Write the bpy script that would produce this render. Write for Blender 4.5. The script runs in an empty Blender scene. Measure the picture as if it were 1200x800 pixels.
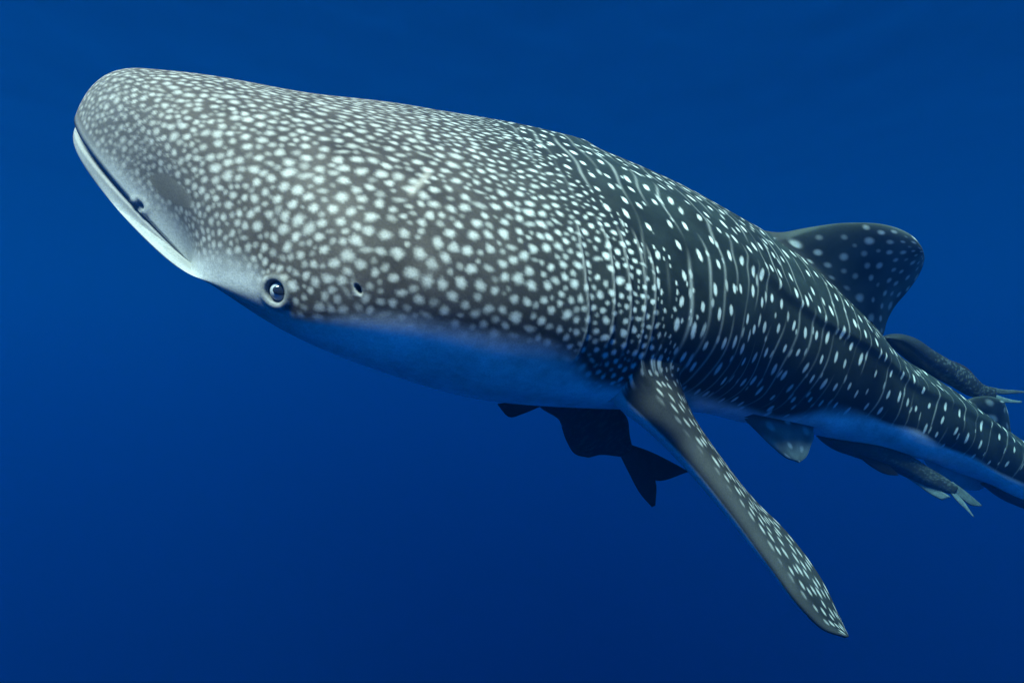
import bpy, math, random
import numpy as np
from mathutils import Vector, Matrix

# ------------------------------------------------------------------ camera
scene = bpy.context.scene
cam_d = bpy.data.cameras.new('camera')
cam_d.sensor_width = 36.0; cam_d.lens = 24.0
cam_d.clip_start = 0.05; cam_d.clip_end = 2000
cam = bpy.data.objects.new('camera', cam_d)
scene.collection.objects.link(cam)
cam.location = (0, 0, 0); cam.rotation_euler = (math.radians(90), 0, 0)
scene.camera = cam
F = 800.0                                   # focal length in pixels of the 1200 px photograph

# ------------------------------------------------------------------ sky, sun, exposure
SUN = Vector((-0.15, -0.60, 1.0)).normalized()    # towards the sun
elev = math.asin(SUN.z); azim = math.atan2(SUN.x, SUN.y)
world = bpy.data.worlds.new('World'); scene.world = world; world.use_nodes = True
wn = world.node_tree.nodes; wl = world.node_tree.links
sky = wn.new('ShaderNodeTexSky'); sky.sky_type = 'NISHITA'; sky.sun_disc = False
sky.sun_elevation = elev; sky.sun_rotation = azim
wn['Background'].inputs['Strength'].default_value = 0.05
wl.new(sky.outputs[0], wn['Background'].inputs['Color'])
sun_d = bpy.data.lights.new('sun', 'SUN'); sun_d.energy = 5.0; sun_d.angle = math.radians(18.0)   # the rippled surface spreads the sunlight
sun_d.color = (1.0, 0.72, 0.63)
sun = bpy.data.objects.new('sun', sun_d); scene.collection.objects.link(sun)
sun.rotation_euler = SUN.to_track_quat('Z', 'Y').to_euler()
vs = scene.view_settings
vs.view_transform = 'Standard'; vs.look = 'None'; vs.gamma = 1.0; vs.use_curve_mapping = False
vs.exposure = 2.2
cy = scene.cycles
cy.use_denoising = True
cy.volume_bounces = 2; cy.max_bounces = 4; cy.diffuse_bounces = 2; cy.glossy_bounces = 2
cy.transparent_max_bounces = 8
cy.sample_clamp_indirect = 6.0

rng = np.random.default_rng(11)
random.seed(5)

# ------------------------------------------------------------------ small helpers
def unproj(px, py, dep):
    px = np.asarray(px, float); py = np.asarray(py, float); dep = np.asarray(dep, float) + 0*px
    return np.stack([(px-600)/F*dep, dep, (400-py)/F*dep], -1)
def proj(P):
    return np.stack([600+F*P[..., 0]/P[..., 1], 400-F*P[..., 2]/P[..., 1]], -1)
def spline(x, y, xq):
    x = np.asarray(x, float); y = np.asarray(y, float); xq = np.asarray(xq, float)
    h = np.diff(x); d = np.diff(y, axis=0)/(h if y.ndim == 1 else h[:, None])
    m = np.zeros_like(y)
    w = h[1:]/(h[1:]+h[:-1]); w = w if y.ndim == 1 else w[:, None]
    m[1:-1] = w*d[:-1]+(1-w)*d[1:]; m[0] = d[0]; m[-1] = d[-1]
    i = np.clip(np.searchsorted(x, xq)-1, 0, len(x)-2)
    t = (xq-x[i])/h[i]; hh = h[i]
    if y.ndim > 1: t = t[..., None]; hh = hh[..., None]
    return (2*t**3-3*t**2+1)*y[i]+(t**3-2*t**2+t)*hh*m[i]+(-2*t**3+3*t**2)*y[i+1]+(t**3-t**2)*hh*m[i+1]
def poly(pts, n):
    """resample a polyline smoothly by its length"""
    p = np.asarray(pts, float); L = np.r_[0, np.cumsum(np.linalg.norm(np.diff(p, axis=0), axis=1))]
    return spline(L/L[-1], p, np.linspace(0, 1, n) if np.isscalar(n) else n)
def sstep(a, b, x):
    t = np.clip((x-a)/(b-a), 0, 1); return t*t*(3-2*t)
def spow(v, p): return np.sign(v)*np.abs(v)**p
def norm(v): return v/np.maximum(np.linalg.norm(v, axis=-1, keepdims=True), 1e-12)
def smooth_noise(x, y, seed=0):
    r = np.random.default_rng(seed); out = 0*x
    for k in range(7):
        a = r.uniform(0, 6.28); f = r.uniform(.6, 1.7); ph = r.uniform(0, 6.28)
        out = out + np.sin((x*math.cos(a)+y*math.sin(a))*f+ph)
    return out/3.0
def mesh_from(name, V, Q, T=None, cols=None, mat=None, smooth=True):
    """V (n,3), Q (m,4) quads, T (k,3) triangles"""
    V = np.ascontiguousarray(V, np.float32); Q = np.asarray(Q, np.int32).reshape(-1, 4)
    T = np.zeros((0, 3), np.int32) if T is None else np.asarray(T, np.int32).reshape(-1, 3)
    me = bpy.data.meshes.new(name)
    me.vertices.add(len(V)); me.vertices.foreach_set('co', V.ravel())
    nl = Q.size+T.size; me.loops.add(nl)
    me.loops.foreach_set('vertex_index', np.r_[Q.ravel(), T.ravel()].astype(np.int32))
    me.polygons.add(len(Q)+len(T))
    st = np.r_[np.arange(len(Q))*4, Q.size+np.arange(len(T))*3].astype(np.int32)
    me.polygons.foreach_set('loop_start', st)
    me.update(calc_edges=True); me.validate()
    if smooth: me.polygons.foreach_set('use_smooth', np.ones(len(me.polygons), bool))
    if cols is not None:
        at = me.color_attributes.new('Col', 'FLOAT_COLOR', 'POINT')
        c = np.ones((len(V), 4), np.float32); c[:, :3] = cols
        at.data.foreach_set('color', c.ravel())
    if mat: me.materials.append(mat)
    return me
def link(name, me, parent=None, **props):
    o = bpy.data.objects.new(name, me); scene.collection.objects.link(o)
    if parent: o.parent = parent
    for k, v in props.items(): o[k] = v
    return o

# ------------------------------------------------------------------ materials
def skin_material(name, rough=0.62, spec=0.08, grain=0.12, bump=0.06, grain_scale=260):
    m = bpy.data.materials.new(name); m.use_nodes = True
    n = m.node_tree.nodes; l = m.node_tree.links; b = n['Principled BSDF']
    at = n.new('ShaderNodeAttribute'); at.attribute_name = 'Col'
    tc = n.new('ShaderNodeTexCoord')
    n1 = n.new('ShaderNodeTexNoise'); n1.inputs['Scale'].default_value = grain_scale; n1.inputs['Detail'].default_value = 3
    n2 = n.new('ShaderNodeTexNoise'); n2.inputs['Scale'].default_value = 14; n2.inputs['Detail'].default_value = 5
    l.new(tc.outputs['Object'], n1.inputs['Vector']); l.new(tc.outputs['Object'], n2.inputs['Vector'])
    r1 = n.new('ShaderNodeMapRange'); r1.inputs[1].default_value = .3; r1.inputs[2].default_value = .7
    r1.inputs[3].default_value = 1-grain*1.6; r1.inputs[4].default_value = 1+grain
    r2 = n.new('ShaderNodeMapRange'); r2.inputs[1].default_value = .3; r2.inputs[2].default_value = .7
    r2.inputs[3].default_value = .86; r2.inputs[4].default_value = 1.1
    l.new(n1.outputs[0], r1.inputs[0]); l.new(n2.outputs[0], r2.inputs[0])
    mm = n.new('ShaderNodeMath'); mm.operation = 'MULTIPLY'; l.new(r1.outputs[0], mm.inputs[0]); l.new(r2.outputs[0], mm.inputs[1])
    vm = n.new('ShaderNodeVectorMath'); vm.operation = 'SCALE'
    l.new(at.outputs['Color'], vm.inputs[0]); l.new(mm.outputs[0], vm.inputs['Scale'])
    l.new(vm.outputs[0], b.inputs['Base Color'])
    bp = n.new('ShaderNodeBump'); bp.inputs['Strength'].default_value = bump; bp.inputs['Distance'].default_value = .01
    l.new(n1.outputs[0], bp.inputs['Height']); l.new(bp.outputs[0], b.inputs['Normal'])
    b.inputs['Roughness'].default_value = rough; b.inputs['Specular IOR Level'].default_value = spec
    return m
def plain_material(name, col, rough=.4, spec=.4):
    m = bpy.data.materials.new(name); m.use_nodes = True
    n = m.node_tree.nodes; l = m.node_tree.links; b = n['Principled BSDF']
    tc = n.new('ShaderNodeTexCoord'); nz = n.new('ShaderNodeTexNoise'); nz.inputs['Scale'].default_value = 90
    l.new(tc.outputs['Object'], nz.inputs['Vector'])
    rp = n.new('ShaderNodeValToRGB')
    rp.color_ramp.elements[0].position = .3; rp.color_ramp.elements[1].position = .7
    rp.color_ramp.elements[0].color = (*[c*.8 for c in col], 1); rp.color_ramp.elements[1].color = (*[min(1, c*1.15) for c in col], 1)
    l.new(nz.outputs[0], rp.inputs[0]); l.new(rp.outputs[0], b.inputs['Base Color'])
    b.inputs['Roughness'].default_value = rough; b.inputs['Specular IOR Level'].default_value = spec
    return m
M_SKIN = skin_material('spotted_shark_skin')
M_REMORA = skin_material('remora_skin', rough=.5, spec=.3, grain=.35, bump=.1, grain_scale=330)

# ------------------------------------------------------------------ the sea: surface sheet and the water itself
SURF_Z = 3.8
def build_water():
    u = np.linspace(-1, 1, 421); g = np.sign(u)*(np.abs(u)*12+np.abs(u)**5*128)
    X, Y = np.meshgrid(g, g, indexing='ij')
    fall = 1/(1+(np.hypot(X, Y)/45)**2)
    Z = SURF_Z+fall*(.035*smooth_noise(X*1.3, Y*1.3, 3)+.018*smooth_noise(X*3.2, Y*2.6, 4)+.010*smooth_noise(X*6.5+.6*np.sin(Y), Y*8.0, 6)+.004*smooth_noise(X*15, Y*19+np.sin(X*2), 9))
    n = len(g); idx = np.arange(n*n).reshape(n, n)
    Q = np.stack([idx[:-1, :-1], idx[1:, :-1], idx[1:, 1:], idx[:-1, 1:]], -1).reshape(-1, 4)
    m = bpy.data.materials.new('sea_surface'); m.use_nodes = True
    nt = m.node_tree; nt.nodes.clear(); l = nt.links
    out = nt.nodes.new('ShaderNodeOutputMaterial'); mix = nt.nodes.new('ShaderNodeMixShader')
    tr = nt.nodes.new('ShaderNodeBsdfTransparent'); gl = nt.nodes.new('ShaderNodeBsdfGlossy')
    gl.inputs['Roughness'].default_value = .04
    fr = nt.nodes.new('ShaderNodeFresnel'); fr.inputs['IOR'].default_value = 1.33
    l.new(fr.outputs[0], mix.inputs[0]); l.new(tr.outputs[0], mix.inputs[1]); l.new(gl.outputs[0], mix.inputs[2])
    l.new(mix.outputs[0], out.inputs['Surface'])
    me = mesh_from('water', np.stack([X, Y, Z], -1).reshape(-1, 3), Q, mat=m)
    link('water', me, kind='structure', label='rippled underside of the sea surface far above the shark')
    # the body of water: closed box of even density
    r, zb, zt = 141.0, -90.0, SURF_Z+.25
    V = [(x, y, z) for z in (zb, zt) for x, y in ((-r, -r), (r, -r), (r, r), (-r, r))]
    Qb = [(3, 2, 1, 0), (4, 5, 6, 7), (0, 1, 5, 4), (1, 2, 6, 5), (2, 3, 7, 6), (3, 0, 4, 7)]
    hm = bpy.data.materials.new('sea_water_volume'); hm.use_nodes = True
    nt = hm.node_tree; nt.nodes.clear(); out = nt.nodes.new('ShaderNodeOutputMaterial')
    pv = nt.nodes.new('ShaderNodeVolumePrincipled')
    pv.inputs['Color'].default_value = (0.0015, 0.064, 0.225, 1)
    pv.inputs['Density'].default_value = 0.15
    pv.inputs['Absorption Color'].default_value = (0.13, 0.42, 0.62, 1)
    pv.inputs['Anisotropy'].default_value = 0.64
    ab = nt.nodes.new('ShaderNodeVolumeAbsorption')       # sea water swallows red first
    ab.inputs['Color'].default_value = (0, 1, 1, 1); ab.inputs['Density'].default_value = .065
    ad = nt.nodes.new('ShaderNodeAddShader'); nt.links.new(pv.outputs[0], ad.inputs[0]); nt.links.new(ab.outputs[0], ad.inputs[1])
    nt.links.new(ad.outputs[0], out.inputs['Volume'])
    me = mesh_from('haze', V, Qb, mat=hm, smooth=False)
    link('haze', me, kind='stuff', label='clear deep blue sea water all around the shark')
build_water()

# ------------------------------------------------------------------ whale shark: the trunk as one grid
KS = np.array([0, .2, .5, .9, 1.3, 1.75, 2.25, 2.75, 3.3, 3.9, 4.6, 5.2])
PX = np.array([105, 200, 340, 500, 650, 780, 900, 1000, 1090, 1180, 1280, 1350.])
PY = np.array([102.0, 151.3, 216.4, 269.7, 307.9, 355.0, 410.4, 462.3, 499.9, 549.8, 615.9, 656.9])
DP = np.array([1.6, 1.66, 1.78, 1.95, 2.15, 2.4, 2.65, 2.9, 3.2, 3.55, 4.0, 4.4])
HW = np.array([0.32, 0.459, 0.619, 0.666, 0.605, 0.486, 0.374, 0.264, 0.205, 0.156, 0.102, 0.065])
DT = np.array([0.057, 0.145, 0.236, 0.313, 0.361, 0.373, 0.334, 0.237, 0.185, 0.142, 0.095, 0.066])
DB = np.array([0.057, 0.135, 0.236, 0.313, 0.328, 0.295, 0.237, 0.178, 0.14, 0.11, 0.077, 0.056])
BACK, DROOP = .395, .0914
_ss = np.linspace(0, 5.2, 261)
_C = spline(KS, unproj(PX, PY, DP), _ss)
for _ in range(6):                                   # take the small kinks out of the centre line
    _C[1:-1] = .25*_C[:-2]+.5*_C[1:-1]+.25*_C[2:]
_T = norm(np.gradient(_C, axis=0))
_U = np.array([0, 0, 1.]); _D = norm(_U-_T*(_T@_U)[:, None]); _L = np.cross(_D, -_T)
_r = np.radians(np.interp(_ss, [0, .5, 1.2, 2.2, 3.2, 4.5, 5.2], [26.1, 27.2, 31, 34, 32, 28, 26]))
for _ in range(60): _r[1:-1] = .25*_r[:-2]+.5*_r[1:-1]+.25*_r[2:]
_r = _r[:, None]
_D2 = np.cos(_r)*_D+np.sin(_r)*_L; _L2 = np.cos(_r)*_L-np.sin(_r)*_D
def frame(s):
    f = lambda A: np.stack([np.interp(s, _ss, A[:, k]) for k in range(3)], -1)
    return f(_C), norm(f(_T)), norm(f(_L2)), norm(f(_D2))
def trunk(s, th):
    """s (n,), th (m,) radians -> points (n,m,3)"""
    C, T, L, D = frame(s)
    a = spline(KS, HW, s); dt = spline(KS, DT, s); db = spline(KS, DB, s)
    rnd = np.clip(s/.11, 0, 1); rnd = np.maximum(0, 1-(1-rnd)**3)**(1/2.6)
    ex = .88
    cs = spow(np.cos(th), ex)[None]; sn = spow(np.sin(th), ex)[None]
    lat = a[:, None]*cs; u2 = cs**2
    up = np.sin(th)[None] >= 0
    fd = np.clip(1-s/.8, 0, 1)[:, None]**1.5
    # the mouth sits low on the blunt snout
    dl = .072*((1-u2)*np.clip(1-s/.30, 0, 1)[:, None]**2+u2*fd)
    dor = np.where(up, (dt[:, None]+dl)*rnd[:, None], np.maximum(db[:, None]-dl*.1, .02)*rnd[:, None])*sn-dl
    back = BACK*u2*fd; dor = dor-DROOP*u2*fd
    # the lips part a little and the lower jaw juts out under the upper lip
    lip = np.clip(1-s/.35, 0, 1)[:, None]**2
    low = np.clip(-np.sin(th)*2.2, 0, 1)[None]
    back = back+.008*lip*sstep(0, 1, low)*(1-u2); dor = dor-.014*lip*sstep(0, 1, low)*(1-u2)
    gap = np.clip(1-s/.10, 0, 1)[:, None]
    dor = dor+gap*np.where(up, .003, -.005)*(np.abs(np.sin(th))**.8)[None]
    P = C[:, None]+lat[..., None]*L[:, None]+dor[..., None]*D[:, None]+back[..., None]*T[:, None]
    return P
# rows
q = np.linspace(0, math.pi/2, 34)
s_rows = np.r_[.12*(1-np.cos(q))[:-1], np.arange(.12, 2.6, .0040), np.arange(2.6, 3.95, .0054), np.arange(3.95, 5.2, .012)]
R = math.radians
th_cols = np.r_[np.linspace(R(-78), R(128), 455)[:-1], np.linspace(R(128), R(282), 86)[:-1]]
NR, NC = len(s_rows), len(th_cols)
P = trunk(s_rows, th_cols)
S2 = np.repeat(s_rows[:, None], NC, 1); TH2 = np.repeat(th_cols[None], NR, 0)
TH2 = np.where(TH2 > math.pi, TH2-2*math.pi, TH2)
def normals(P):
    ds = np.gradient(P, axis=0); dth = (np.roll(P, -1, 1)-np.roll(P, 1, 1))
    n = norm(np.cross(dth, ds)); return n
N = normals(P)
if np.mean(np.sum(N*(P-frame(s_rows)[0][:, None]), -1)) < 0: N = -N
Q2 = proj(P)
facing = np.sum(N*P, -1) < -.02
def at_pixel(px, py):
    d = (Q2[..., 0]-px)**2+(Q2[..., 1]-py)**2; d = np.where(facing, d, 1e9)
    return np.unravel_index(np.argmin(d), d.shape)
def px_curve(pts, key='s'):
    """pixel polyline on the visible skin -> arrays s, theta"""
    r = [at_pixel(*p) for p in pts]
    return np.array([s_rows[i] for i, j in r]), np.array([TH2[i, j] for i, j in r])
# local metric
DS = np.linalg.norm(np.gradient(P, axis=0), axis=-1)
DA = np.linalg.norm(np.roll(P, -1, 1)-P, axis=-1)
RAD = np.linalg.norm(P-frame(s_rows)[0][:, None], axis=-1)

# --- keels, gill slits, eye socket, spiracle, nostril: relief in the same skin
ks, kt = px_curve([(655, 172), (700, 188), (745, 209), (800, 244), (840, 275), (880, 308), (920, 343), (960, 372)])
o = np.argsort(ks); ks, kt = ks[o], kt[o]
keel_t = np.interp(s_rows, np.r_[ks, 3.6, 5], np.r_[kt, R(60), R(55)])
H = np.zeros((NR, NC))
for sgn in (1, -1):
    kth = keel_t if sgn > 0 else math.pi-keel_t
    d = (TH2-kth[:, None])*RAD
    prof = np.where(d > 0, np.exp(-(d/.060)**2), np.exp(-(d/.026)**2))    # soft above, sharp below
    H += .013*prof*(sstep(1.02, 1.5, s_rows)*(1-sstep(3.4, 4.6, s_rows)))[:, None]
dm = (TH2-math.pi/2)*RAD
H += .012*np.exp(-(dm/.03)**2)*sstep(1.6, 2.2, s_rows)[:, None]
gill_px = [
    [(676, 258), (680, 290), (686, 330), (690, 360), (688, 390), (678, 416), (660, 436)],
    [(697, 252), (712, 285), (718, 320), (720, 361), (716, 392), (704, 418)],
    [(722, 262), (733, 295), (738, 330), (739, 370), (733, 405), (724, 428)],
    [(741, 268), (752, 300), (757, 335), (756, 375), (748, 412), (738, 432)],
    [(757, 285), (766, 315), (769, 350), (766, 385), (757, 415), (746, 438)]]
slit_line = np.zeros((NR, NC))
for g in gill_px:
    gs, gt = px_curve(g); o = np.argsort(gt); gs, gt = gs[o], gt[o]
    for sgn in (1, -1):
        tt = TH2 if sgn > 0 else np.where(TH2 > -math.pi/2, math.pi-TH2, -math.pi-TH2)
        sc = np.interp(tt, gt, gs)
        end = sstep(gt[0]-.02, gt[0]+.12, tt)*(1-sstep(gt[-1]-.10, gt[-1]+.02, tt))
        d = S2-sc
        h = np.where(d < 0, .0035*np.exp(d/.020), np.where(d < .009, .0035-.0055*(d/.009), -.0020*np.exp(-(d-.009)/.022)))
        H += h*end; slit_line = np.maximum(slit_line, end*np.exp(-((d+.003)/.0028)**2))
def local(i, j):
    """offsets (along, around) in metres of all vertices of a window about vertex (i,j)"""
    def f(R_):
        r = int(R_/max(DS[i, j], 1e-4))+2; c = int(R_/max(DA[i, j], 1e-4))+2
        r = min(r, 90); c = min(c, 120)
        ii = np.arange(max(0, i-r), min(NR, i+r+1)); jj = np.arange(j-c, j+c+1) % NC
        W = P[np.ix_(ii, jj)]-P[i, j]
        es = norm(P[min(i+1, NR-1), j]-P[max(i-1, 0), j]); ea = P[i, (j+1) % NC]-P[i, j-1]; ea = norm(ea-es*np.dot(ea, es))
        return np.ix_(ii, jj), W@es, W@ea
    return f
eye_ij = at_pixel(322, 342); spi_ij = at_pixel(420, 338); nos_ij = at_pixel(164, 240)
def mirror_j(i, j):
    t = math.pi-TH2[i, j]; return int(np.argmin(np.abs((TH2[i]-t+math.pi) % (2*math.pi)-math.pi)))
eye_rim = np.zeros((NR, NC)); pit = np.zeros((NR, NC)); eye_in = np.zeros((NR, NC))
EYE_R = .0215
eyes = []
for i, j in (eye_ij, (eye_ij[0], mirror_j(*eye_ij))):
    ix, u, v = local(i, j)(.12); d = np.hypot(u, v)
    H[ix] += -.024*(1-sstep(EYE_R*.72, EYE_R*1.06, d))+.006*np.exp(-((d-EYE_R*1.35)/.010)**2)
    eye_rim[ix] = np.maximum(eye_rim[ix], np.exp(-((d-EYE_R*1.25)/.007)**2)); eye_in[ix] = np.maximum(eye_in[ix], 1-sstep(EYE_R*.9, EYE_R*1.05, d))
    eyes.append((i, j))
for i, j in (spi_ij, (spi_ij[0], mirror_j(*spi_ij))):
    ix, u, v = local(i, j)(.06); uu = u*.75+v*.55; vv = -u*.55+v*.75
    d = np.hypot(uu/.8, vv/1.0)
    d = np.hypot(uu/.55, vv/1.15)+.25*np.clip(uu, 0, 1)
    H[ix] -= .018*(1-sstep(.003, .0105, d)); pit[ix] = np.maximum(pit[ix], 1-sstep(.006, .0105, d))
for i, j in (nos_ij, (nos_ij[0], mirror_j(*nos_ij))):
    ix, u, v = local(i, j)(.08); d = np.hypot(u/.7, v/1.2)
    H[ix] -= .010*(1-sstep(.003, .012, d))-.003*np.exp(-((d-.018)/.006)**2); pit[ix] = np.maximum(pit[ix], .5*(1-sstep(.003, .012, d)))
# gentle flesh undulation: cheek hollow behind the eye, muscle waves on the flank
H += .004*smooth_noise(S2*9, TH2*5, 7)*sstep(.9, 1.5, S2)+.0015*smooth_noise(S2*6, TH2*4, 8)*sstep(.15, .5, S2)
P0 = P.copy()
P = P+N*H[..., None]

# ------------------------------------------------------------------ skin pattern (pigment, with some light and shade painted in)
W = np.zeros((NR, NC))                 # pale pattern 0..1
PHI = rng.uniform(0, 6.28, 4096)
NZ = np.random.default_rng(77).standard_normal((NR, NC)); NZ = (NZ+np.roll(NZ, 1, 0)+np.roll(NZ, 1, 1)+np.roll(NZ, (1, 1), (0, 1)))/2
NZ2 = (NZ+np.roll(NZ, 2, 0)+np.roll(NZ, 2, 1)+np.roll(NZ, (2, 2), (0, 1)))/2
def stamp(i, j, ra, rb, amp, soft=.5, ang=0.0, wob=0.0):
    ix, u, v = local(i, j)(max(ra, rb)*1.7)
    c, s_ = math.cos(ang), math.sin(ang); uu = u*c+v*s_; vv = -u*s_+v*c
    d = np.hypot(uu/ra, vv/rb)
    if wob:
        d = d*(1+.07*NZ2[ix])+.05*NZ[ix]
        an = np.arctan2(vv, uu); p = PHI[(i*31+j*17) % 4090:][:3]
        d = d*(1+wob*(np.sin(2*an+p[0])+.7*np.sin(3*an+p[1])+.5*np.sin(5*an+p[2])))
    W[ix] = np.maximum(W[ix], amp*(1-sstep(1-soft, 1+soft*.55, d)))
# darts over the head: spacing and size change over the skin
def spacing(s, t):
    m = np.interp(s, [0, .12, .3, .55, .9, 1.15, 1.4], [.0125, .0155, .020, .0265, .0255, .022, .021])
    m *= np.interp(t, [R(-40), R(0), R(40), R(90), R(140)], [.95, .95, 1.05, 1.12, 1.0])
    return m
ARCS = np.cumsum(DS, 0)
placed = {}
def far_enough(p, m, cell=.05):
    k = tuple((p//cell).astype(int))
    for a in (-1, 0, 1):
        for b in (-1, 0, 1):
            for c in (-1, 0, 1):
                for (qq, mm) in placed.get((k[0]+a, k[1]+b, k[2]+c), ()):
                    if np.dot(p-qq, p-qq) < (.5*(m+mm))**2: return False
    return True
def put(p, m, cell=.05): placed.setdefault(tuple((p//cell).astype(int)), []).append((p, m))
area = DS*DA
head_edge = 1.24+.08*np.cos(TH2-R(20))-.22*np.clip(np.sin(TH2), 0, 1)**2
headmask = (S2 < head_edge+.10)&(S2 > .0012)&(TH2 > R(-62))
prob = (area*headmask).ravel(); prob /= prob.sum()
spots = []
for tier, ncand, mul in ((0, 18000, 1.12), (1, 40000, .80), (2, 22000, .60)):
    cand = rng.choice(NR*NC, ncand, p=prob)
    for k in cand:
        i, j = divmod(int(k), NC); s, t = S2[i, j], TH2[i, j]
        m = spacing(min(s, ARCS[i, j]), t)*mul*(1+.12*rng.standard_normal())
        p = P0[i, j]
        if far_enough(p, m):
            put(p, m); spots.append((i, j, m, tier))
pos = np.array([P0[i, j] for i, j, m, k in spots])
nn3 = np.zeros(len(pos))
for a in range(0, len(pos), 400):
    dd = np.linalg.norm(pos[a:a+400, None]-pos[None], axis=-1); dd.sort(1); nn3[a:a+400] = dd[:, 1]*.5+dd[:, 2:4].mean(1)*.5
for (i, j, m, tier), nd in zip(spots, nn3):
    s, t = S2[i, j], TH2[i, j]
    nd = min(nd, m*1.5)
    if tier == 0: rr, amp = nd*rng.uniform(.38, .46), rng.uniform(.80, 1.0)
    elif tier == 1: rr, amp = nd*rng.uniform(.32, .42), rng.uniform(.45, .8)
    else: rr, amp = nd*rng.uniform(.30, .40), rng.uniform(.3, .6)
    rr *= 1-.13*float(sstep(.35, .85, s))
    el = rng.uniform(.9, 1.25)
    if rng.random() < .08: el *= 1.9; amp *= .7
    back_zone = float(sstep(.75, 1.2, s)*sstep(R(35), R(75), t))
    ang = rng.normal(0, .35)
    if back_zone > .2: el = 1.2+back_zone*rng.uniform(.2, 1.2); rr *= .85
    over = (s-head_edge[i, j])/.10
    if over > 0 and rng.random() < .35+.6*over: continue
    g = float(sstep(1.0, 1.25, s)); rr *= 1-.18*g
    if over > -.3: rr *= .80; el = 1/rng.uniform(1.2, 1.9)
    stamp(i, j, rr*math.sqrt(el), rr/math.sqrt(el), amp, soft=.80-.28*g, ang=ang, wob=.06)
# the body: columns of dots between thin wavering lines, running round the trunk
bodymask = sstep(-.14, .05, S2-head_edge)
sweep = -.16*np.clip((-TH2-R(2))/R(40), 0, 1.5)**1.6+.05*np.clip((TH2-R(70))/R(50), 0, 1)
Sb = S2-sweep
ARC = np.cumsum(DA, 1)-DA; ARC = ARC-ARC[:, [int(np.argmin(np.abs(th_cols-math.pi/2)))]]
col_s = []; x = 1.02
while x < 5.0:
    col_s.append(x); x += np.interp(x, [1.0, 1.6, 2.6, 3.6, 5], [.026, .029, .043, .072, .075])*rng.uniform(.86, 1.14)
noise_a = smooth_noise(ARC*26, S2*7, 21); noise_b = smooth_noise(ARC*9, S2*11, 22); noise_c = smooth_noise(ARC*40, S2*40, 23)
for k, sc in enumerate(col_s):
    r0 = np.searchsorted(s_rows, sc-.42); r1 = np.searchsorted(s_rows, sc+.25)
    r0 = max(r0, 0); r1 = min(r1, NR)
    wav = .010*noise_a[r0:r1]+.010*noise_b[r0:r1]
    d = Sb[r0:r1]-sc-wav
    if k % 2 == 0:                                    # faint line with beads on it
        wdt = .0036+.0014*noise_b[r0:r1]*.5
        amp = np.clip(.17+.24*smooth_noise(ARC[r0:r1]*17, k*3.1+0*ARC[r0:r1], 40+k), .0, .40)
        W[r0:r1] = np.maximum(W[r0:r1], bodymask[r0:r1]*amp*np.exp(-(d/np.maximum(wdt, .002))**2))
    i0 = int(np.searchsorted(s_rows, sc))
    if i0 >= NR-2: continue
    lo, hi = ARC[i0].min(), ARC[i0].max()
    step = np.interp(sc, [1, 2, 3, 4.5], [.070, .088, .080, .06])
    a = -1.6+rng.uniform(0, step)
    while a < 1.6:
        jc = int(np.argmin(np.abs(ARC[i0]-a)))
        sw = sweep[i0, jc]; ii = int(np.clip(np.searchsorted(s_rows, sc+sw+.010*noise_a[i0, jc]+.010*noise_b[i0, jc]), 0, NR-1))
        ii = int(np.clip(ii+rng.normal(0, 1.6), 0, NR-1)); jc = int(np.argmin(np.abs(ARC[ii]-a)))
        if rng.random() > .08 and abs(ARC[ii, jc]-a) < .02 and bodymask[ii, jc] > .7:
            if k % 2 == 1:
                r_ = np.interp(sc, [1.1, 2, 3.2, 4.5], [.0078, .0092, .0105, .008])*rng.uniform(.8, 1.2)
                stamp(ii, jc, r_, r_*rng.uniform(1.45, 2.2), rng.uniform(.85, 1.0), soft=.35, ang=rng.normal(0, .12))
            elif rng.random() < .55:
                r_ = .0058*rng.uniform(.8, 1.3)
                stamp(ii, jc, r_, r_*rng.uniform(1.6, 3.2), rng.uniform(.45, .75), soft=.45, ang=rng.normal(0, .12))
        a += step*rng.uniform(.72, 1.3)*(1.0 if k % 2 else .9)
# where the dark back gives way to the white belly
bs, bt = px_curve([(236, 330), (300, 362), (345, 374), (400, 376), (450, 377), (520, 384), (580, 395), (640, 410), (672, 432), (690, 452), (800, 462), (850, 474), (905, 490), (960, 484), (1000, 484), (1030, 487), (1075, 507), (1125, 531), (1170, 552), (1195, 563)])
o = np.argsort(bs); bs, bt = bs[o], bt[o]; print('belly', np.c_[bs, np.degrees(bt)].round(2).tolist())
bt_row = np.interp(s_rows, np.r_[0, .1, .2, .3, bs[bs > .42], 5.2], np.r_[R(5), R(6), R(6), R(3), bt[bs > .42], bt[-1]])
for _ in range(30): bt_row[1:-1] = .25*bt_row[:-2]+.5*bt_row[1:-1]+.25*bt_row[2:]
tt = np.where(TH2 > math.pi/2, math.pi-TH2, np.where(TH2 < -math.pi/2, -math.pi-TH2, TH2))
db_m = (tt-bt_row[:, None])*RAD+.012*noise_b+.006*noise_a
wid = np.interp(s_rows, [0, .15, .45, 1.0, 1.5, 2.2, 2.6, 4], [.05, .075, .055, .060, .05, .05, .014, .012])[:, None]
dark = sstep(-wid, wid, db_m)
W *= sstep(-wid*1.3, wid*.4, db_m)
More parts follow.
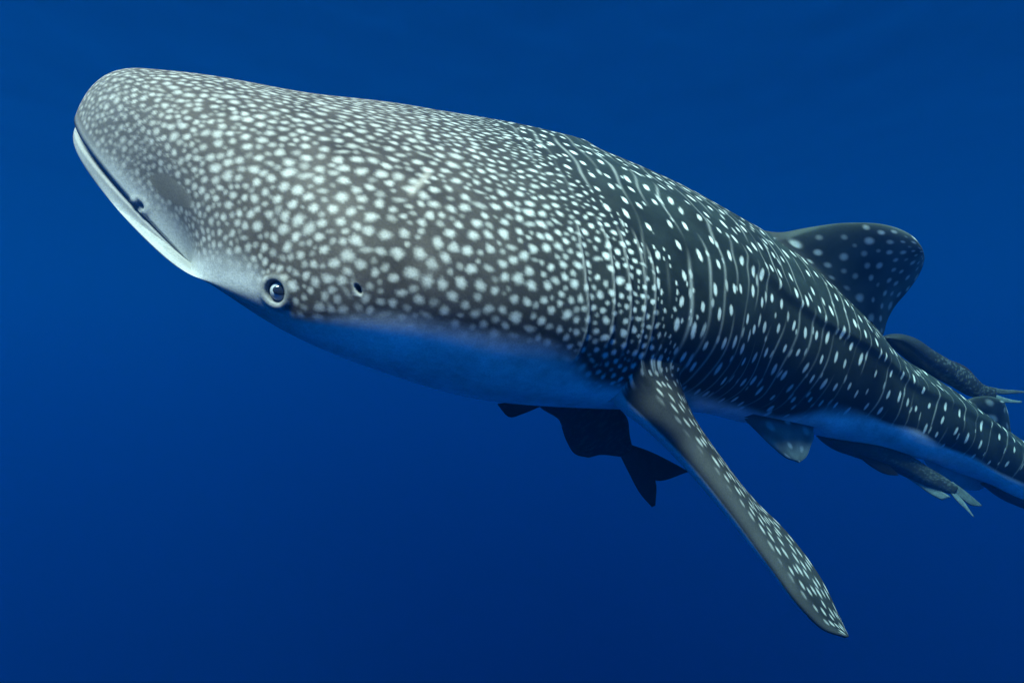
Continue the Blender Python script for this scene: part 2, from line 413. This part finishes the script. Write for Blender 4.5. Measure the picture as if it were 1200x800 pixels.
# skin tones
base_head = np.array([.050, .043, .038]); base_body = np.array([.012, .018, .017])  # body ground tinted teal, standing in for the blue-green water light
bm = sstep(.62, 1.30, S2)[..., None]
base = base_head*(1-bm)+base_body*bm
base = base*(1+.14*smooth_noise(S2*14, ARC*14, 31)+.14*smooth_noise(S2*40, ARC*46, 32)+.06*NZ2)[..., None]
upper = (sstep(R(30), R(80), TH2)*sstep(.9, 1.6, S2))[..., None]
base = base*(1+.55*upper)  # lighter ground tone over the upper back
snout = (1-sstep(.03, .30, ARCS))[..., None]
base = base*(1-snout)+np.array([.10, .097, .094])*snout
spot_c = np.array([.345, .34, .32])*(1-bm)+np.array([.56, .62, .60])*bm  # body dots carry the same painted teal light
_u = np.cos(TH2)**2
lipband = 1-sstep(.006+.020*_u, .034+.085*_u, ARCS+.006*noise_a)
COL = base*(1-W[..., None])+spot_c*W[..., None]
white = (np.array([.29, .30, .30])*(1-sstep(.25, .7, S2))[..., None]+np.array([.80, .82, .81])*sstep(.25, .7, S2)[..., None])*(1+.05*smooth_noise(S2*30, ARC*9, 33)+.10*smooth_noise(S2*7, ARC*48, 34)+.05*NZ2)[..., None]  # painted darker where sun hits the mouth, lighter on the shaded belly
COL = COL*dark[..., None]+white*(1-dark[..., None])
COL = COL*(1-lipband[..., None])+np.array([.28, .29, .29])*lipband[..., None]
jawin = ((1-sstep(.008, .022, ARCS))*(TH2 < 0))[..., None]*.7
COL = COL*(1-jawin)+np.array([.20, .20, .20])*jawin
COL = COL*(1-.35*slit_line[..., None])+np.array([.5, .52, .5])*.35*slit_line[..., None]
COL = COL*(1-.7*eye_rim[..., None])+np.array([.24, .24, .23])*.7*eye_rim[..., None]
COL = COL*(1-.8*np.maximum(pit, eye_in)[..., None])+np.array([.02, .02, .022])*.8*np.maximum(pit, eye_in)[..., None]  # recess shade painted into spiracles, nostrils and eye sockets
# worn grey patch on the snout: rubbed skin without spots
sc_ij = at_pixel(200, 222); ix, u, v = local(*sc_ij)(.14)
qx = proj(P0[ix])-np.array([200, 222.]); ca, sa = math.cos(R(38)), math.sin(R(38))
du = qx[..., 0]*ca+qx[..., 1]*sa; dv = -qx[..., 0]*sa+qx[..., 1]*ca
dd = np.hypot(du/34, dv/12.5)+.10*smooth_noise(du*.25, dv*.25, 8)
mk = (1-sstep(.82, 1.02, dd))[..., None]
COL[ix] = COL[ix]*(1-mk)+np.array([.115, .108, .095])*mk
# pale old scratch behind the eye
sc_ij = at_pixel(492, 214); ix, u, v = local(*sc_ij)(.14)
qx = proj(P0[ix])-np.array([492, 214.]); ca, sa = math.cos(R(-48)), math.sin(R(-48))
du = qx[..., 0]*ca+qx[..., 1]*sa; dv = -qx[..., 0]*sa+qx[..., 1]*ca
mk = .55*(np.exp(-(dv/4.0)**2)*(1-sstep(12, 22, np.abs(du))))[..., None]
COL[ix] = COL[ix]*(1-mk)+np.array([.40, .37, .33])*mk

# ------------------------------------------------------------------ assemble: trunk + mouth lining + fins grown out of holes in the grid
Vs = [P.reshape(-1, 3)]; Cs = [COL.reshape(-1, 3)]; nV = NR*NC
idx = np.arange(NR*NC).reshape(NR, NC)
keep = np.ones((NR-1, NC), bool)
Qs, Ts = [], []
def add_verts(V, C):
    global nV
    k = nV; Vs.append(V); Cs.append(np.broadcast_to(C, V.shape)); nV += len(V); return np.arange(k, nV)
def bridge(a, b):
    Qs.append(np.stack([a, b, np.roll(b, -1), np.roll(a, -1)], -1))
# mouth lining
prev = idx[0]; ringp = P[0]; Tm = frame(np.array([0.0]))[1][0]
for k in range(1, 7):
    f = k/6; c0 = ringp.mean(0)
    V = ringp+Tm*(.14*f)+(c0-ringp)*(.10*f)
    cur = add_verts(V, np.array([.25, .24, .24])*(1-.6*f)); bridge(cur, prev); prev = cur
# tail end
endc = add_verts(P[-1].mean(0, keepdims=True), COL[-1].mean(0))
Ts.append(np.stack([idx[-1], np.roll(idx[-1], -1), np.full(NC, endc[0])], -1))
fin_rng = np.random.default_rng(3)
def fin(i0, i1, j0, j1, LE, TE, thick, colour, nrings, root=.14, flip=False, bulge=.5):
    """hole rows i0..i1, cols j0..j1; LE, TE callables of span v -> 3D point; thickness(v); colour(c, v, w, P)"""
    global keep
    jj = np.arange(j0, j1+1) % NC
    keep[i0:i1, jj[:-1]] = False
    loop = [(i, jj[0]) for i in range(i0, i1)]+[(i1, j) for j in jj[:-1]]+[(i, jj[-1]) for i in range(i1, i0, -1)]+[(i0, j) for j in jj[:0:-1]]
    jpos = {int(j): k for k, j in enumerate(jj)}
    I = np.array([a for a, b in loop]); J = np.array([b for a, b in loop])
    c = (I-i0)/(i1-i0); w = np.array([jpos[int(b)] for b in J])/(len(jj)-1)*2-1
    ring0 = idx[I, J]; R0 = P[I, J]; Nr = norm(N[I, J].mean(0))
    prev = ring0
    # which way the w axis points
    wdir = norm(P[(i0+i1)//2, jj[-1]]-P[(i0+i1)//2, jj[0]])
    n1, n2 = i1-i0, len(jj)-1
    dist = np.where(I == i0, np.abs(w)*n2/2, np.where(I == i1, n2/2+n1+(1-np.abs(w))*n2/2, n2/2+(I-i0)))
    f_ = dist/(n1+n2); cc = .5-.5*np.cos(np.pi*f_)
    prof = 2.969*np.sqrt(cc)-1.26*cc-3.516*cc**2+2.843*cc**3-1.036*cc**4
    prof = np.maximum(prof, 0)+.05*np.sqrt(np.maximum(cc*(1-cc), 0))
    side_ = np.where(w >= 0, 1.0, -1.0); yy = side_*prof
    for k in range(1, nrings+1):
        v = k/nrings
        le, te = LE(v), TE(v); chord = te-le
        span = LE(min(1, v+.02))+TE(min(1, v+.02))-LE(max(0, v-.02))-TE(max(0, v-.02))
        nn = np.cross(norm(chord), norm(span)); nn = norm(nn)
        if np.dot(nn, wdir) < 0: nn = -nn
        A = le+chord*cc[:, None]+nn*(thick(v)*.5*yy)[:, None]
        b = 1-max(0.0, 1-v/root)**2.2                 # the skin runs in along the trunk, then up the fin
        V = R0*(1-b)+A*b
        if v < root*.9:
            for _ in range(6): V = .25*np.roll(V, 1, 0)+.5*V+.25*np.roll(V, -1, 0)
        Ck = colour(cc, np.full_like(cc, v), yy, V)
        if v < root:
            f = sstep(0, .7*root, v); g_ = sstep(0, .2*root, v); mean = np.array([.032, .035, .033])
            keepc = sstep(.1, .4, Ck.mean(1, keepdims=True))          # spots stay, the ground tone eases over
            Ck = (Cs[0][ring0]*(1-g_)+mean*g_)*(1-f)*(1-keepc)+Ck*(1-(1-f)*(1-keepc))
        cur = add_verts(V, Ck); bridge(prev, cur) if not flip else bridge(cur, prev); prev = cur
    tip = add_verts(Vs[-1].mean(0, keepdims=True), Cs[-1].mean(0))
    t = np.stack([prev, np.full(len(prev), tip[0]), np.roll(prev, -1)], -1); Ts.append(t if not flip else t[:, ::-1])
def line3(pts, smooth=True):
    p = np.asarray(pts, float); L = np.r_[0, np.cumsum(np.linalg.norm(np.diff(p, axis=0), axis=1))]; L /= L[-1]
    return lambda v: spline(L, p, np.array([v]))[0]
def col_of(theta): return int(np.argmin(np.abs((th_cols-theta+math.pi) % (2*math.pi)-math.pi)))
def row_of(s): return int(np.searchsorted(s_rows, s))

# pectoral fins
def pec_spots(seed, chord_m, span_m, n_rows):
    r = np.random.default_rng(seed); pts = []
    for _ in range(12000):
        c, v = r.uniform(.10, 1.0), r.uniform(.02, .99)
        m = .023*(1+.4*v)*r.uniform(.85, 1.2)
        if all(((c-a)*chord_m)**2+((v-b)*span_m/1.7)**2 > (.5*(m+mm))**2 for a, b, mm in pts): pts.append((c, v, m))
    return pts
def pec_colour(seed, chord_m=.34, span_m=1.0, upper_sign=1):
    pts = pec_spots(seed, chord_m, span_m, 0)
    pa = np.array(pts)
    def f(c, v, w, V):
        b = np.array([.040, .040, .037])*(1-v[:, None])+np.array([.022, .028, .028])*v[:, None]
        b = b*(1+.25*smooth_noise(c*8, v*16, 5))[:, None]
        edge = (1-sstep(.02, .26, c))
        b = b*(1-.55*edge[:, None])+np.array([.08, .082, .08])*.55*edge[:, None]
        near = pa[np.abs(pa[:, 1]-v[0]) < .06]
        val = np.zeros_like(c)
        if len(near):
            dc = (c[:, None]-near[None, :, 0])*chord_m; dv = (v[:, None]-near[None, :, 1])*span_m
            d = np.hypot(dc/(near[None, :, 2]*.30), dv/(near[None, :, 2]*.56))
            val = (1-sstep(.55, 1.25, d)).max(1)
        val *= sstep(.08, .22, c)
        out = b*(1-.8*val[:, None])+np.array([.48, .50, .47])*.8*val[:, None]
        und = sstep(.0, .25, -w*upper_sign)[:, None]
        return out*(1-und)+np.array([.55, .57, .56])*und
    return f
pl = [(712, 470), (738, 482), (770, 505), (800, 532), (850, 592), (900, 660), (940, 714), (965, 738), (990, 747)]
pt = [(788, 440), (797, 466), (812, 492), (840, 530), (880, 580), (930, 632), (965, 682), (985, 724), (994, 744)]
ra = at_pixel(722, 462); rb_ = at_pixel(790, 446)
d0, d1 = P[ra][1], P[rb_][1]
LEp = unproj([p[0] for p in pl], [p[1] for p in pl], np.interp(np.arange(9), [0, 2, 8], [d0+.02, 1.70, 1.98]))
TEp = unproj([p[0] for p in pt], [p[1] for p in pt], np.interp(np.arange(9), [0, 2, 5, 8], [d1+.02, 1.98, 2.04, 1.995]))
LEp[0] = P[ra]; TEp[0] = P[rb_]
i0, i1 = ra[0], rb_[0]; jc = (ra[1]+rb_[1])//2
wc = max(4, int(.075/DA[(i0+i1)//2, jc]))
pth = lambda v: .085*(1-v)**1.0+.018
fin(i0, i1, jc-wc, jc+wc, line3(LEp), line3(TEp), pth, pec_colour(51), 230, root=.34)
def mirrored(pts, s_hint):
    """reflect points in the shark's own middle plane"""
    out = []
    for p in pts:
        k = int(np.argmin(np.linalg.norm(_C-p, axis=1)))
        k = int(np.argmin(np.abs((_C-p)[:, :]@_T[int(s_hint/5.2*260)])))
        L = _L2[k]; out.append(p-2*np.dot(p-_C[k], L)*L)
    return np.array(out)
def mcol(i, j):
    return mirror_j(i, j)
jm = mcol((i0+i1)//2, jc); wm = max(2, int(.045/DA[(i0+i1)//2, jm]))
fin(i0, i1, jm-wm, jm+wm, line3(mirrored(LEp, 1.3)), line3(mirrored(TEp, 1.3)), pth, pec_colour(52, upper_sign=-1), 120, root=.22)

# first and second dorsal fins stand in the middle plane
def on_mid(pts, s0):
    C, T, L, D = [a[0] for a in frame(np.array([s0]))]
    out = []
    for (x, y) in pts:
        ray = unproj(x, y, 1.0); t = np.dot(C, L)/np.dot(ray, L); out.append(ray*t)
    return np.array(out)
def fin_colour(seed, chord_m, span_m, m0, b0=(.030, .040, .038), b1=(.075, .10, .095), rad=.30, amp=.75):  # default fin tones have the teal of the underwater light mixed in
    r = np.random.default_rng(seed); pts = []
    for _ in range(5000):
        c, v = r.uniform(.03, .97), r.uniform(.03, .97); m = m0*r.uniform(.8, 1.25)
        if all(((c-a)*chord_m)**2+((v-b)*span_m)**2 > (.5*(m+mm))**2 for a, b, mm, _ in pts): pts.append((c, v, m, r.uniform(.35, 1)))
    pa = np.array(pts); b0 = np.array(b0); b1 = np.array(b1)
    def f(c, v, w, V):
        e = np.clip(sstep(.45, 1.05, c)*.7+sstep(.5, 1.0, v)*.5, 0, 1)[:, None]
        b = (b0*(1-e)+b1*e)*(1+.25*smooth_noise(c*14, v*14, seed))[:, None]
        dc = (c[:, None]-pa[None, :, 0])*chord_m; dv = (v[:, None]-pa[None, :, 1])*span_m
        d = np.hypot(dc, dv)/(pa[None, :, 2]*rad*(.55+.5*pa[None, :, 3]))
        val = ((1-sstep(.3, 1.3, d))*pa[None, :, 3]).max(1)*amp
        return b*(1-val[:, None])+np.array([.62, .70, .66])*val[:, None]
    return f
jd = col_of(math.pi/2)
LE1 = on_mid([(915, 283), (930, 274), (947, 268), (972, 263), (1002, 261), (1035, 263), (1058, 270), (1072, 279), (1079, 288)], 2.3)
TE1 = on_mid([(1015, 383), (1033, 399), (1036, 390), (1040, 375), (1048, 360), (1063, 342), (1074, 327), (1081, 313), (1083.5, 302)], 2.3)
ia = row_of(1.93); ib = row_of(2.53); LE1[0] = P[ia, jd]; TE1[0] = P[ib, jd]
w1 = max(3, int(.085/DA[ia, jd]))
fin(ia, ib, jd-w1, jd+w1, line3(LE1), line3(TE1), lambda v: .048*(1-v)+.010, fin_colour(61, .42, .45, .044, b0=(.034, .048, .044), b1=(.10, .135, .125)), 150, root=.40)
LE2 = on_mid([(1128, 470), (1140, 466), (1155, 464), (1168, 466), (1176, 470)], 3.5)
TE2 = on_mid([(1172, 506), (1185, 513), (1184, 500), (1182, 486), (1178, 473)], 3.5)
ia = row_of(3.38); ib = row_of(3.72); w1 = max(3, int(.018/DA[ia, jd]))
fin(ia, ib, jd-w1, jd+w1, line3(LE2), line3(TE2), lambda v: .035*(1-v)+.008, fin_colour(62, .25, .2, .075, b1=(.06, .10, .095)), 70, root=.25)
# pelvic fins
pv = at_pixel(872, 488); pw = at_pixel(955, 500)
dpa, dpb = P[pv][1], P[pw][1]
LE3 = unproj([868, 884, 905, 922, 934], [486, 502, 523, 537, 541], np.linspace(dpa+.03, dpb-.05, 5))
TE3 = unproj([952, 954, 950, 945, 938], [500, 510, 523, 535, 541], np.linspace(dpb+.03, dpb-.05, 5))
ia, ib = pv[0], pw[0]; jc = (pv[1]+pw[1])//2; w1 = max(3, int(.022/DA[ia, jc]))
fin(ia, ib, jc-w1, jc+w1, line3(LE3), line3(TE3), lambda v: .04*(1-v)+.008, fin_colour(63, .25, .2, .085, b0=(.10, .14, .14), b1=(.14, .20, .20), rad=.24), 70, root=.25)
jm = mcol((ia+ib)//2, jc); w1 = max(2, int(.022/DA[ia, jm]))
fin(ia, ib, jm-w1, jm+w1, line3(mirrored(LE3, 2.1)), line3(mirrored(TE3, 2.1)), lambda v: .04*(1-v)+.008, fin_colour(64, .25, .2, .085, b0=(.10, .14, .14), b1=(.14, .20, .20), rad=.24), 40, root=.25)
# anal fin under the tail
jv = col_of(math.pi*1.5-.001)
LE4 = on_mid([(1085, 545), (1096, 556), (1112, 566), (1130, 573), (1142, 574)], 3.45)
TE4 = on_mid([(1140, 556), (1158, 566), (1156, 569), (1152, 572), (1147, 574)], 3.45)
ia = row_of(3.36); ib = row_of(3.66); w1 = max(1, int(.016/DA[ia, jv]))
fin(ia, ib, jv-w1, jv+w1, line3(LE4), line3(TE4), lambda v: .03*(1-v)+.008, lambda c, v, w, V: np.full((len(c), 3), .5), 50, root=.25)
# tail fin, two lobes (beyond the frame)
def lobe(sgn, ln, s0, s1, jx):
    C0, T0, L0, D0 = [a[0] for a in frame(np.array([s0]))]; C1, T1, L1, D1 = [a[0] for a in frame(np.array([s1]))]
    le = np.array([C0+D0*sgn*.08, C0+T0*.25+D0*sgn*.30, C0+T0*.55+D0*sgn*ln*.75, C0+T0*.72+D0*sgn*ln])
    te = np.array([C1+D1*sgn*.05, C1+T1*.20+D0*sgn*.22, C1+T1*.28+D0*sgn*ln*.70, C0+T0*.80+D0*sgn*ln])
    w1 = max(1, int(.02/DA[row_of(s0), jx]))
    fin(row_of(s0), row_of(s1), jx-w1, jx+w1, line3(le), line3(te), lambda v: .04*(1-v)+.008, fin_colour(66+int(sgn), .3, .8, .08), 60, root=.25)
lobe(1, .85, 4.75, 5.1, jd); lobe(-1, .5, 4.78, 5.1, jv)

quads = np.stack([idx[:-1], np.roll(idx, -1, 1)[:-1], np.roll(idx, -1, 1)[1:], idx[1:]], -1)[keep]
Vall = np.concatenate(Vs); Call = np.clip(np.concatenate(Cs), .004, .95)
# flip so that faces look outward
a_, b_, c_ = Vall[quads[5000, 0]], Vall[quads[5000, 1]], Vall[quads[5000, 3]]
nn = np.cross(b_-a_, c_-a_); ii, jj_ = divmod(int(quads[5000, 0]), NC)
if np.dot(nn, N[ii, jj_]) < 0: quads = quads[:, ::-1]
root_c = frame(np.array([1.3]))[0][0]
shark = link('whale_shark', None, label='huge grey whale shark covered in white spots, gliding with its snout raised', category='whale shark')
shark.location = root_c
me = mesh_from('body', Vall-root_c, np.concatenate([quads]+Qs), np.concatenate(Ts), Call, M_SKIN)
body = link('body', me, shark)
import bmesh as _bm
b_ = _bm.new(); b_.from_mesh(me); _bm.ops.recalc_face_normals(b_, faces=b_.faces); b_.to_mesh(me); b_.free()

# eyes: ball with a dark pupil, set in the socket
def ball(r, nu=24, nv=16):
    u = np.linspace(0, 2*math.pi, nu, endpoint=False); v = np.linspace(0, math.pi, nv+1)[1:-1]
    V = [(0, 0, r)]+[(r*math.sin(b)*math.cos(a), r*math.sin(b)*math.sin(a), r*math.cos(b)) for b in v for a in u]+[(0, 0, -r)]
    Q, T = [], []
    for k in range(len(v)-1):
        for a in range(nu):
            p = 1+k*nu; Q.append((p+a, p+nu+a, p+nu+(a+1) % nu, p+(a+1) % nu))
    for a in range(nu):
        T.append((0, 1+a, 1+(a+1) % nu)); e = 1+(len(v)-1)*nu; T.append((len(V)-1, e+(a+1) % nu, e+a))
    return np.array(V), Q, T
M_EYE = plain_material('eye_white', (.30, .33, .35), rough=.3, spec=.3); M_PUPIL = plain_material('eye_pupil', (.012, .014, .02), rough=.1, spec=.5)
for k, (i, j) in enumerate(eyes):
    nrm = N[i, j]; c = P0[i, j]-nrm*.0160
    V, Q, T = ball(.0205)
    e = link('eye', mesh_from('eye', V, Q, T, mat=M_EYE), shark); e.location = Vector(c-root_c)
    C0, T0, L0, D0 = [a[0] for a in frame(np.array([s_rows[i]]))]
    look = norm(nrm+.45*T0+.42*D0)
    V, Q, T = ball(.0115); V = V*np.array([1.25, .85, .3])
    p = link('pupil', mesh_from('pupil', V, Q, T, mat=M_PUPIL), e)
    xax = norm(T0+.4*D0-look*np.dot(T0+.4*D0, look)); yax = np.cross(look, xax)
    p.matrix_local = Matrix(((xax[0], yax[0], look[0], look[0]*.0185), (xax[1], yax[1], look[1], look[1]*.0185), (xax[2], yax[2], look[2], look[2]*.0185), (0, 0, 0, 1)))

# ------------------------------------------------------------------ remoras
def flat_fin(outline, dep, thick, off):
    """a thin fin: outline pixels with own depths, given a real thickness; quads strip between two edges"""
    a, b = outline; n = 14
    A = poly(np.c_[np.array(a, float), np.full(len(a), 0.)], n)[:, :2]; B = poly(np.c_[np.array(b, float), np.full(len(b), 0.)], n)[:, :2]
    m = 7; V = []; 
    for sgn in (1, -1):
        for k in range(n):
            for q_ in range(m):
                f = q_/(m-1); pxy = A[k]*(1-f)+B[k]*f
                d = dep(pxy[0])+off+sgn*thick*(math.sin(math.pi*f)**.5*.9+.1)*(1-.8*k/(n-1))
                V.append(unproj(pxy[0], pxy[1], d))
    Q = []; g = np.arange(2*n*m).reshape(2, n, m)
    for k in range(n-1):
        for q_ in range(m-1):
            Q.append((g[0, k, q_], g[0, k+1, q_], g[0, k+1, q_+1], g[0, k, q_+1])); Q.append((g[1, k, q_], g[1, k, q_+1], g[1, k+1, q_+1], g[1, k+1, q_]))
        for q_ in (0, m-1): 
            Q.append((g[0, k, q_], g[1, k, q_], g[1, k+1, q_], g[0, k+1, q_]))
    for k in (0, n-1):
        for q_ in range(m-1): Q.append((g[0, k, q_], g[0, k, q_+1], g[1, k, q_+1], g[1, k, q_]))
    return np.array(V), np.array(Q)
def remora(label, top, bot, dep, width, fins, c_back, c_belly, speck, seed):
    n, m = 90, 40
    A = poly(top, n); B = poly(bot, n); t = np.linspace(0, 1, n)
    mid = (A+B)/2; d = dep(mid[:, 0])
    pa = unproj(A[:, 0], A[:, 1], d); pb = unproj(B[:, 0], B[:, 1], d); c = (pa+pb)/2; h = (pa-pb)/2
    ax = norm(np.gradient(c, axis=0)); hn = norm(h); side = norm(np.cross(ax, hn))
    wv = width*np.interp(t, [0, .06, .2, .45, .75, .92, 1], [.35, .85, 1.0, .95, .55, .25, .16])
    ph = np.linspace(0, 2*math.pi, m, endpoint=False)
    V = c[:, None]+h[:, None]*np.sin(ph)[None, :, None]+side[:, None]*(wv[:, None]*np.cos(ph)[None])[..., None]
    rr = np.random.default_rng(seed)
    up = np.sin(ph)[None]+0*wv[:, None]
    f = sstep(-.5, .1, up)[..., None]
    col = np.array(c_belly)*(1-f)+np.array(c_back)*f
    tt_ = t[:, None]+0*up
    fl = rr.random((n, m)); fl = (fl > .80)*sstep(.2, .5, tt_)*speck
    col = col*(1-fl[..., None])+np.array([.16, .20, .19])*fl[..., None]
    g = np.arange(n*m).reshape(n, m)
    Q = [np.stack([g[:-1], np.roll(g, -1, 1)[:-1], np.roll(g, -1, 1)[1:], g[1:]], -1).reshape(-1, 4)]
    T = [np.stack([g[0], np.roll(g[0], -1), np.full(m, n*m)], -1), np.stack([g[-1], np.roll(g[-1], -1), np.full(m, n*m+1)], -1)]
    VV = [V.reshape(-1, 3), c[:1], c[-1:]]; CC = [col.reshape(-1, 3), np.array([c_back]), np.array([c_back])]; k = n*m+2
    for (a, b, th_, off, fc) in fins:
        v_, q_ = flat_fin((a, b), dep, th_, off); VV.append(v_); Q.append(q_+k); k += len(v_)
        CC.append(np.array(fc)*(1+.5*(rr.random((len(v_), 1))-.5)))
    VV = np.concatenate(VV); o0 = c[n//3]
    me = mesh_from('remora', VV-o0, np.concatenate(Q), np.concatenate(T), np.clip(np.concatenate(CC), .003, .9), M_REMORA)
    b2 = _bm.new(); b2.from_mesh(me); _bm.ops.recalc_face_normals(b2, faces=b2.faces); b2.to_mesh(me); b2.free()
    ob = link('remora', me, label=label, category='remora', group='remoras clinging to the whale shark'); ob.location = o0
    return ob
DK = (.012, .013, .016); DK2 = (.02, .022, .026)
# under the throat: dark, deep-bodied, tail hanging free
dA = lambda x: np.interp(x, [580, 640, 740, 810], [1.94, 1.94, 1.99, 2.05])
remora('black remora hanging under the throat beside the spotted pectoral fin, forked tail hanging free',
       [(618, 452), (650, 455), (690, 462), (722, 475), (735, 490), (738, 510), (741, 524)],
       [(618, 458), (634, 478), (655, 492), (664, 515), (684, 531), (712, 533), (727, 535)], dA, .055,
       [([(634, 476), (612, 485), (598, 489), (583, 474)], [(650, 468), (630, 470), (605, 470), (583, 473)], .006, -.01, DK),
        ([(658, 500), (664, 517), (674, 532), (690, 536)], [(672, 500), (680, 515), (690, 525), (705, 532)], .004, 0, DK2),
        ([(737, 520), (760, 528), (785, 540), (807, 552)], [(728, 536), (745, 552), (768, 563), (806, 553)], .006, 0, DK2),
        ([(740, 526), (756, 546), (768, 563), (768, 592)], [(726, 532), (738, 556), (750, 578), (764, 594)], .006, 0, DK2)],
       DK, DK2, .25, 1)
# under the belly behind the pelvic fin: speckled
dB = lambda x: np.interp(x, [960, 1060, 1160], [2.62, 2.90, 3.16])
GB = (.026, .036, .036)
remora('speckled remora with dark head stuck to the belly behind the pelvic fin',
       [(961, 511), (975, 508), (1000, 511), (1030, 518), (1060, 530), (1090, 548), (1112, 562), (1122, 570)],
       [(961, 512), (975, 525), (1000, 535), (1030, 545), (1055, 556), (1085, 570), (1104, 576), (1116, 579)], dB, .05,
       [([(1006, 535), (1020, 546), (1040, 556), (1053, 557)], [(1020, 530), (1035, 540), (1045, 548), (1053, 556)], .006, -.05, DK),
        ([(1058, 556), (1075, 568), (1092, 580), (1104, 586)], [(1078, 562), (1092, 570), (1108, 578), (1114, 582)], .004, 0, (.12, .17, .17)),
        ([(1116, 564), (1130, 574), (1142, 584), (1151, 592)], [(1113, 575), (1126, 584), (1138, 592), (1150, 593)], .005, 0, (.07, .10, .10)),
        ([(1120, 574), (1128, 585), (1135, 595), (1142, 606)], [(1112, 576), (1122, 588), (1132, 597), (1141, 606)], .004, 0, (.12, .17, .17))],
       GB, (.05, .07, .07), .5, 2)
# on the back behind the dorsal fin
dC = lambda x: np.interp(x, [1030, 1110, 1200], [2.86, 3.20, 3.48])
remora('slender speckled remora riding on the back behind the tall dorsal fin',
       [(1036, 395), (1048, 391), (1066, 394), (1090, 409), (1118, 425), (1138, 437), (1152, 450), (1166, 455)],
       [(1037, 398), (1050, 408), (1068, 424), (1092, 440), (1116, 453), (1136, 464), (1152, 467), (1166, 466)], dC, .05,
       [([(1160, 453), (1175, 456), (1190, 457), (1206, 459)], [(1160, 461), (1175, 462), (1190, 461), (1206, 460)], .006, 0, (.05, .07, .07)),
        ([(1160, 459), (1172, 464), (1185, 468), (1198, 470)], [(1160, 467), (1172, 471), (1185, 472), (1197, 472)], .006, 0, (.10, .15, .15)),
        ([(1110, 421), (1120, 424), (1135, 432), (1146, 445)], [(1110, 430), (1122, 432), (1135, 440), (1147, 450)], .004, 0, DK2)],
       (.014, .02, .02), (.012, .016, .016), .4, 3)
# under the tail
dD = lambda x: np.interp(x, [1150, 1240], [3.40, 3.72])
remora('small black remora pressed to the underside of the tail behind the anal fin',
       [(1152, 566), (1160, 566), (1175, 572), (1200, 583), (1225, 595), (1245, 606), (1256, 612)],
       [(1152, 567), (1160, 574), (1175, 585), (1200, 596), (1225, 606), (1245, 612), (1256, 617)], dD, .04,
       [([(1250, 609), (1262, 612), (1272, 616), (1282, 622)], [(1250, 619), (1262, 624), (1272, 630), (1280, 638)], .006, 0, DK)],
       DK, DK2, .2, 4)
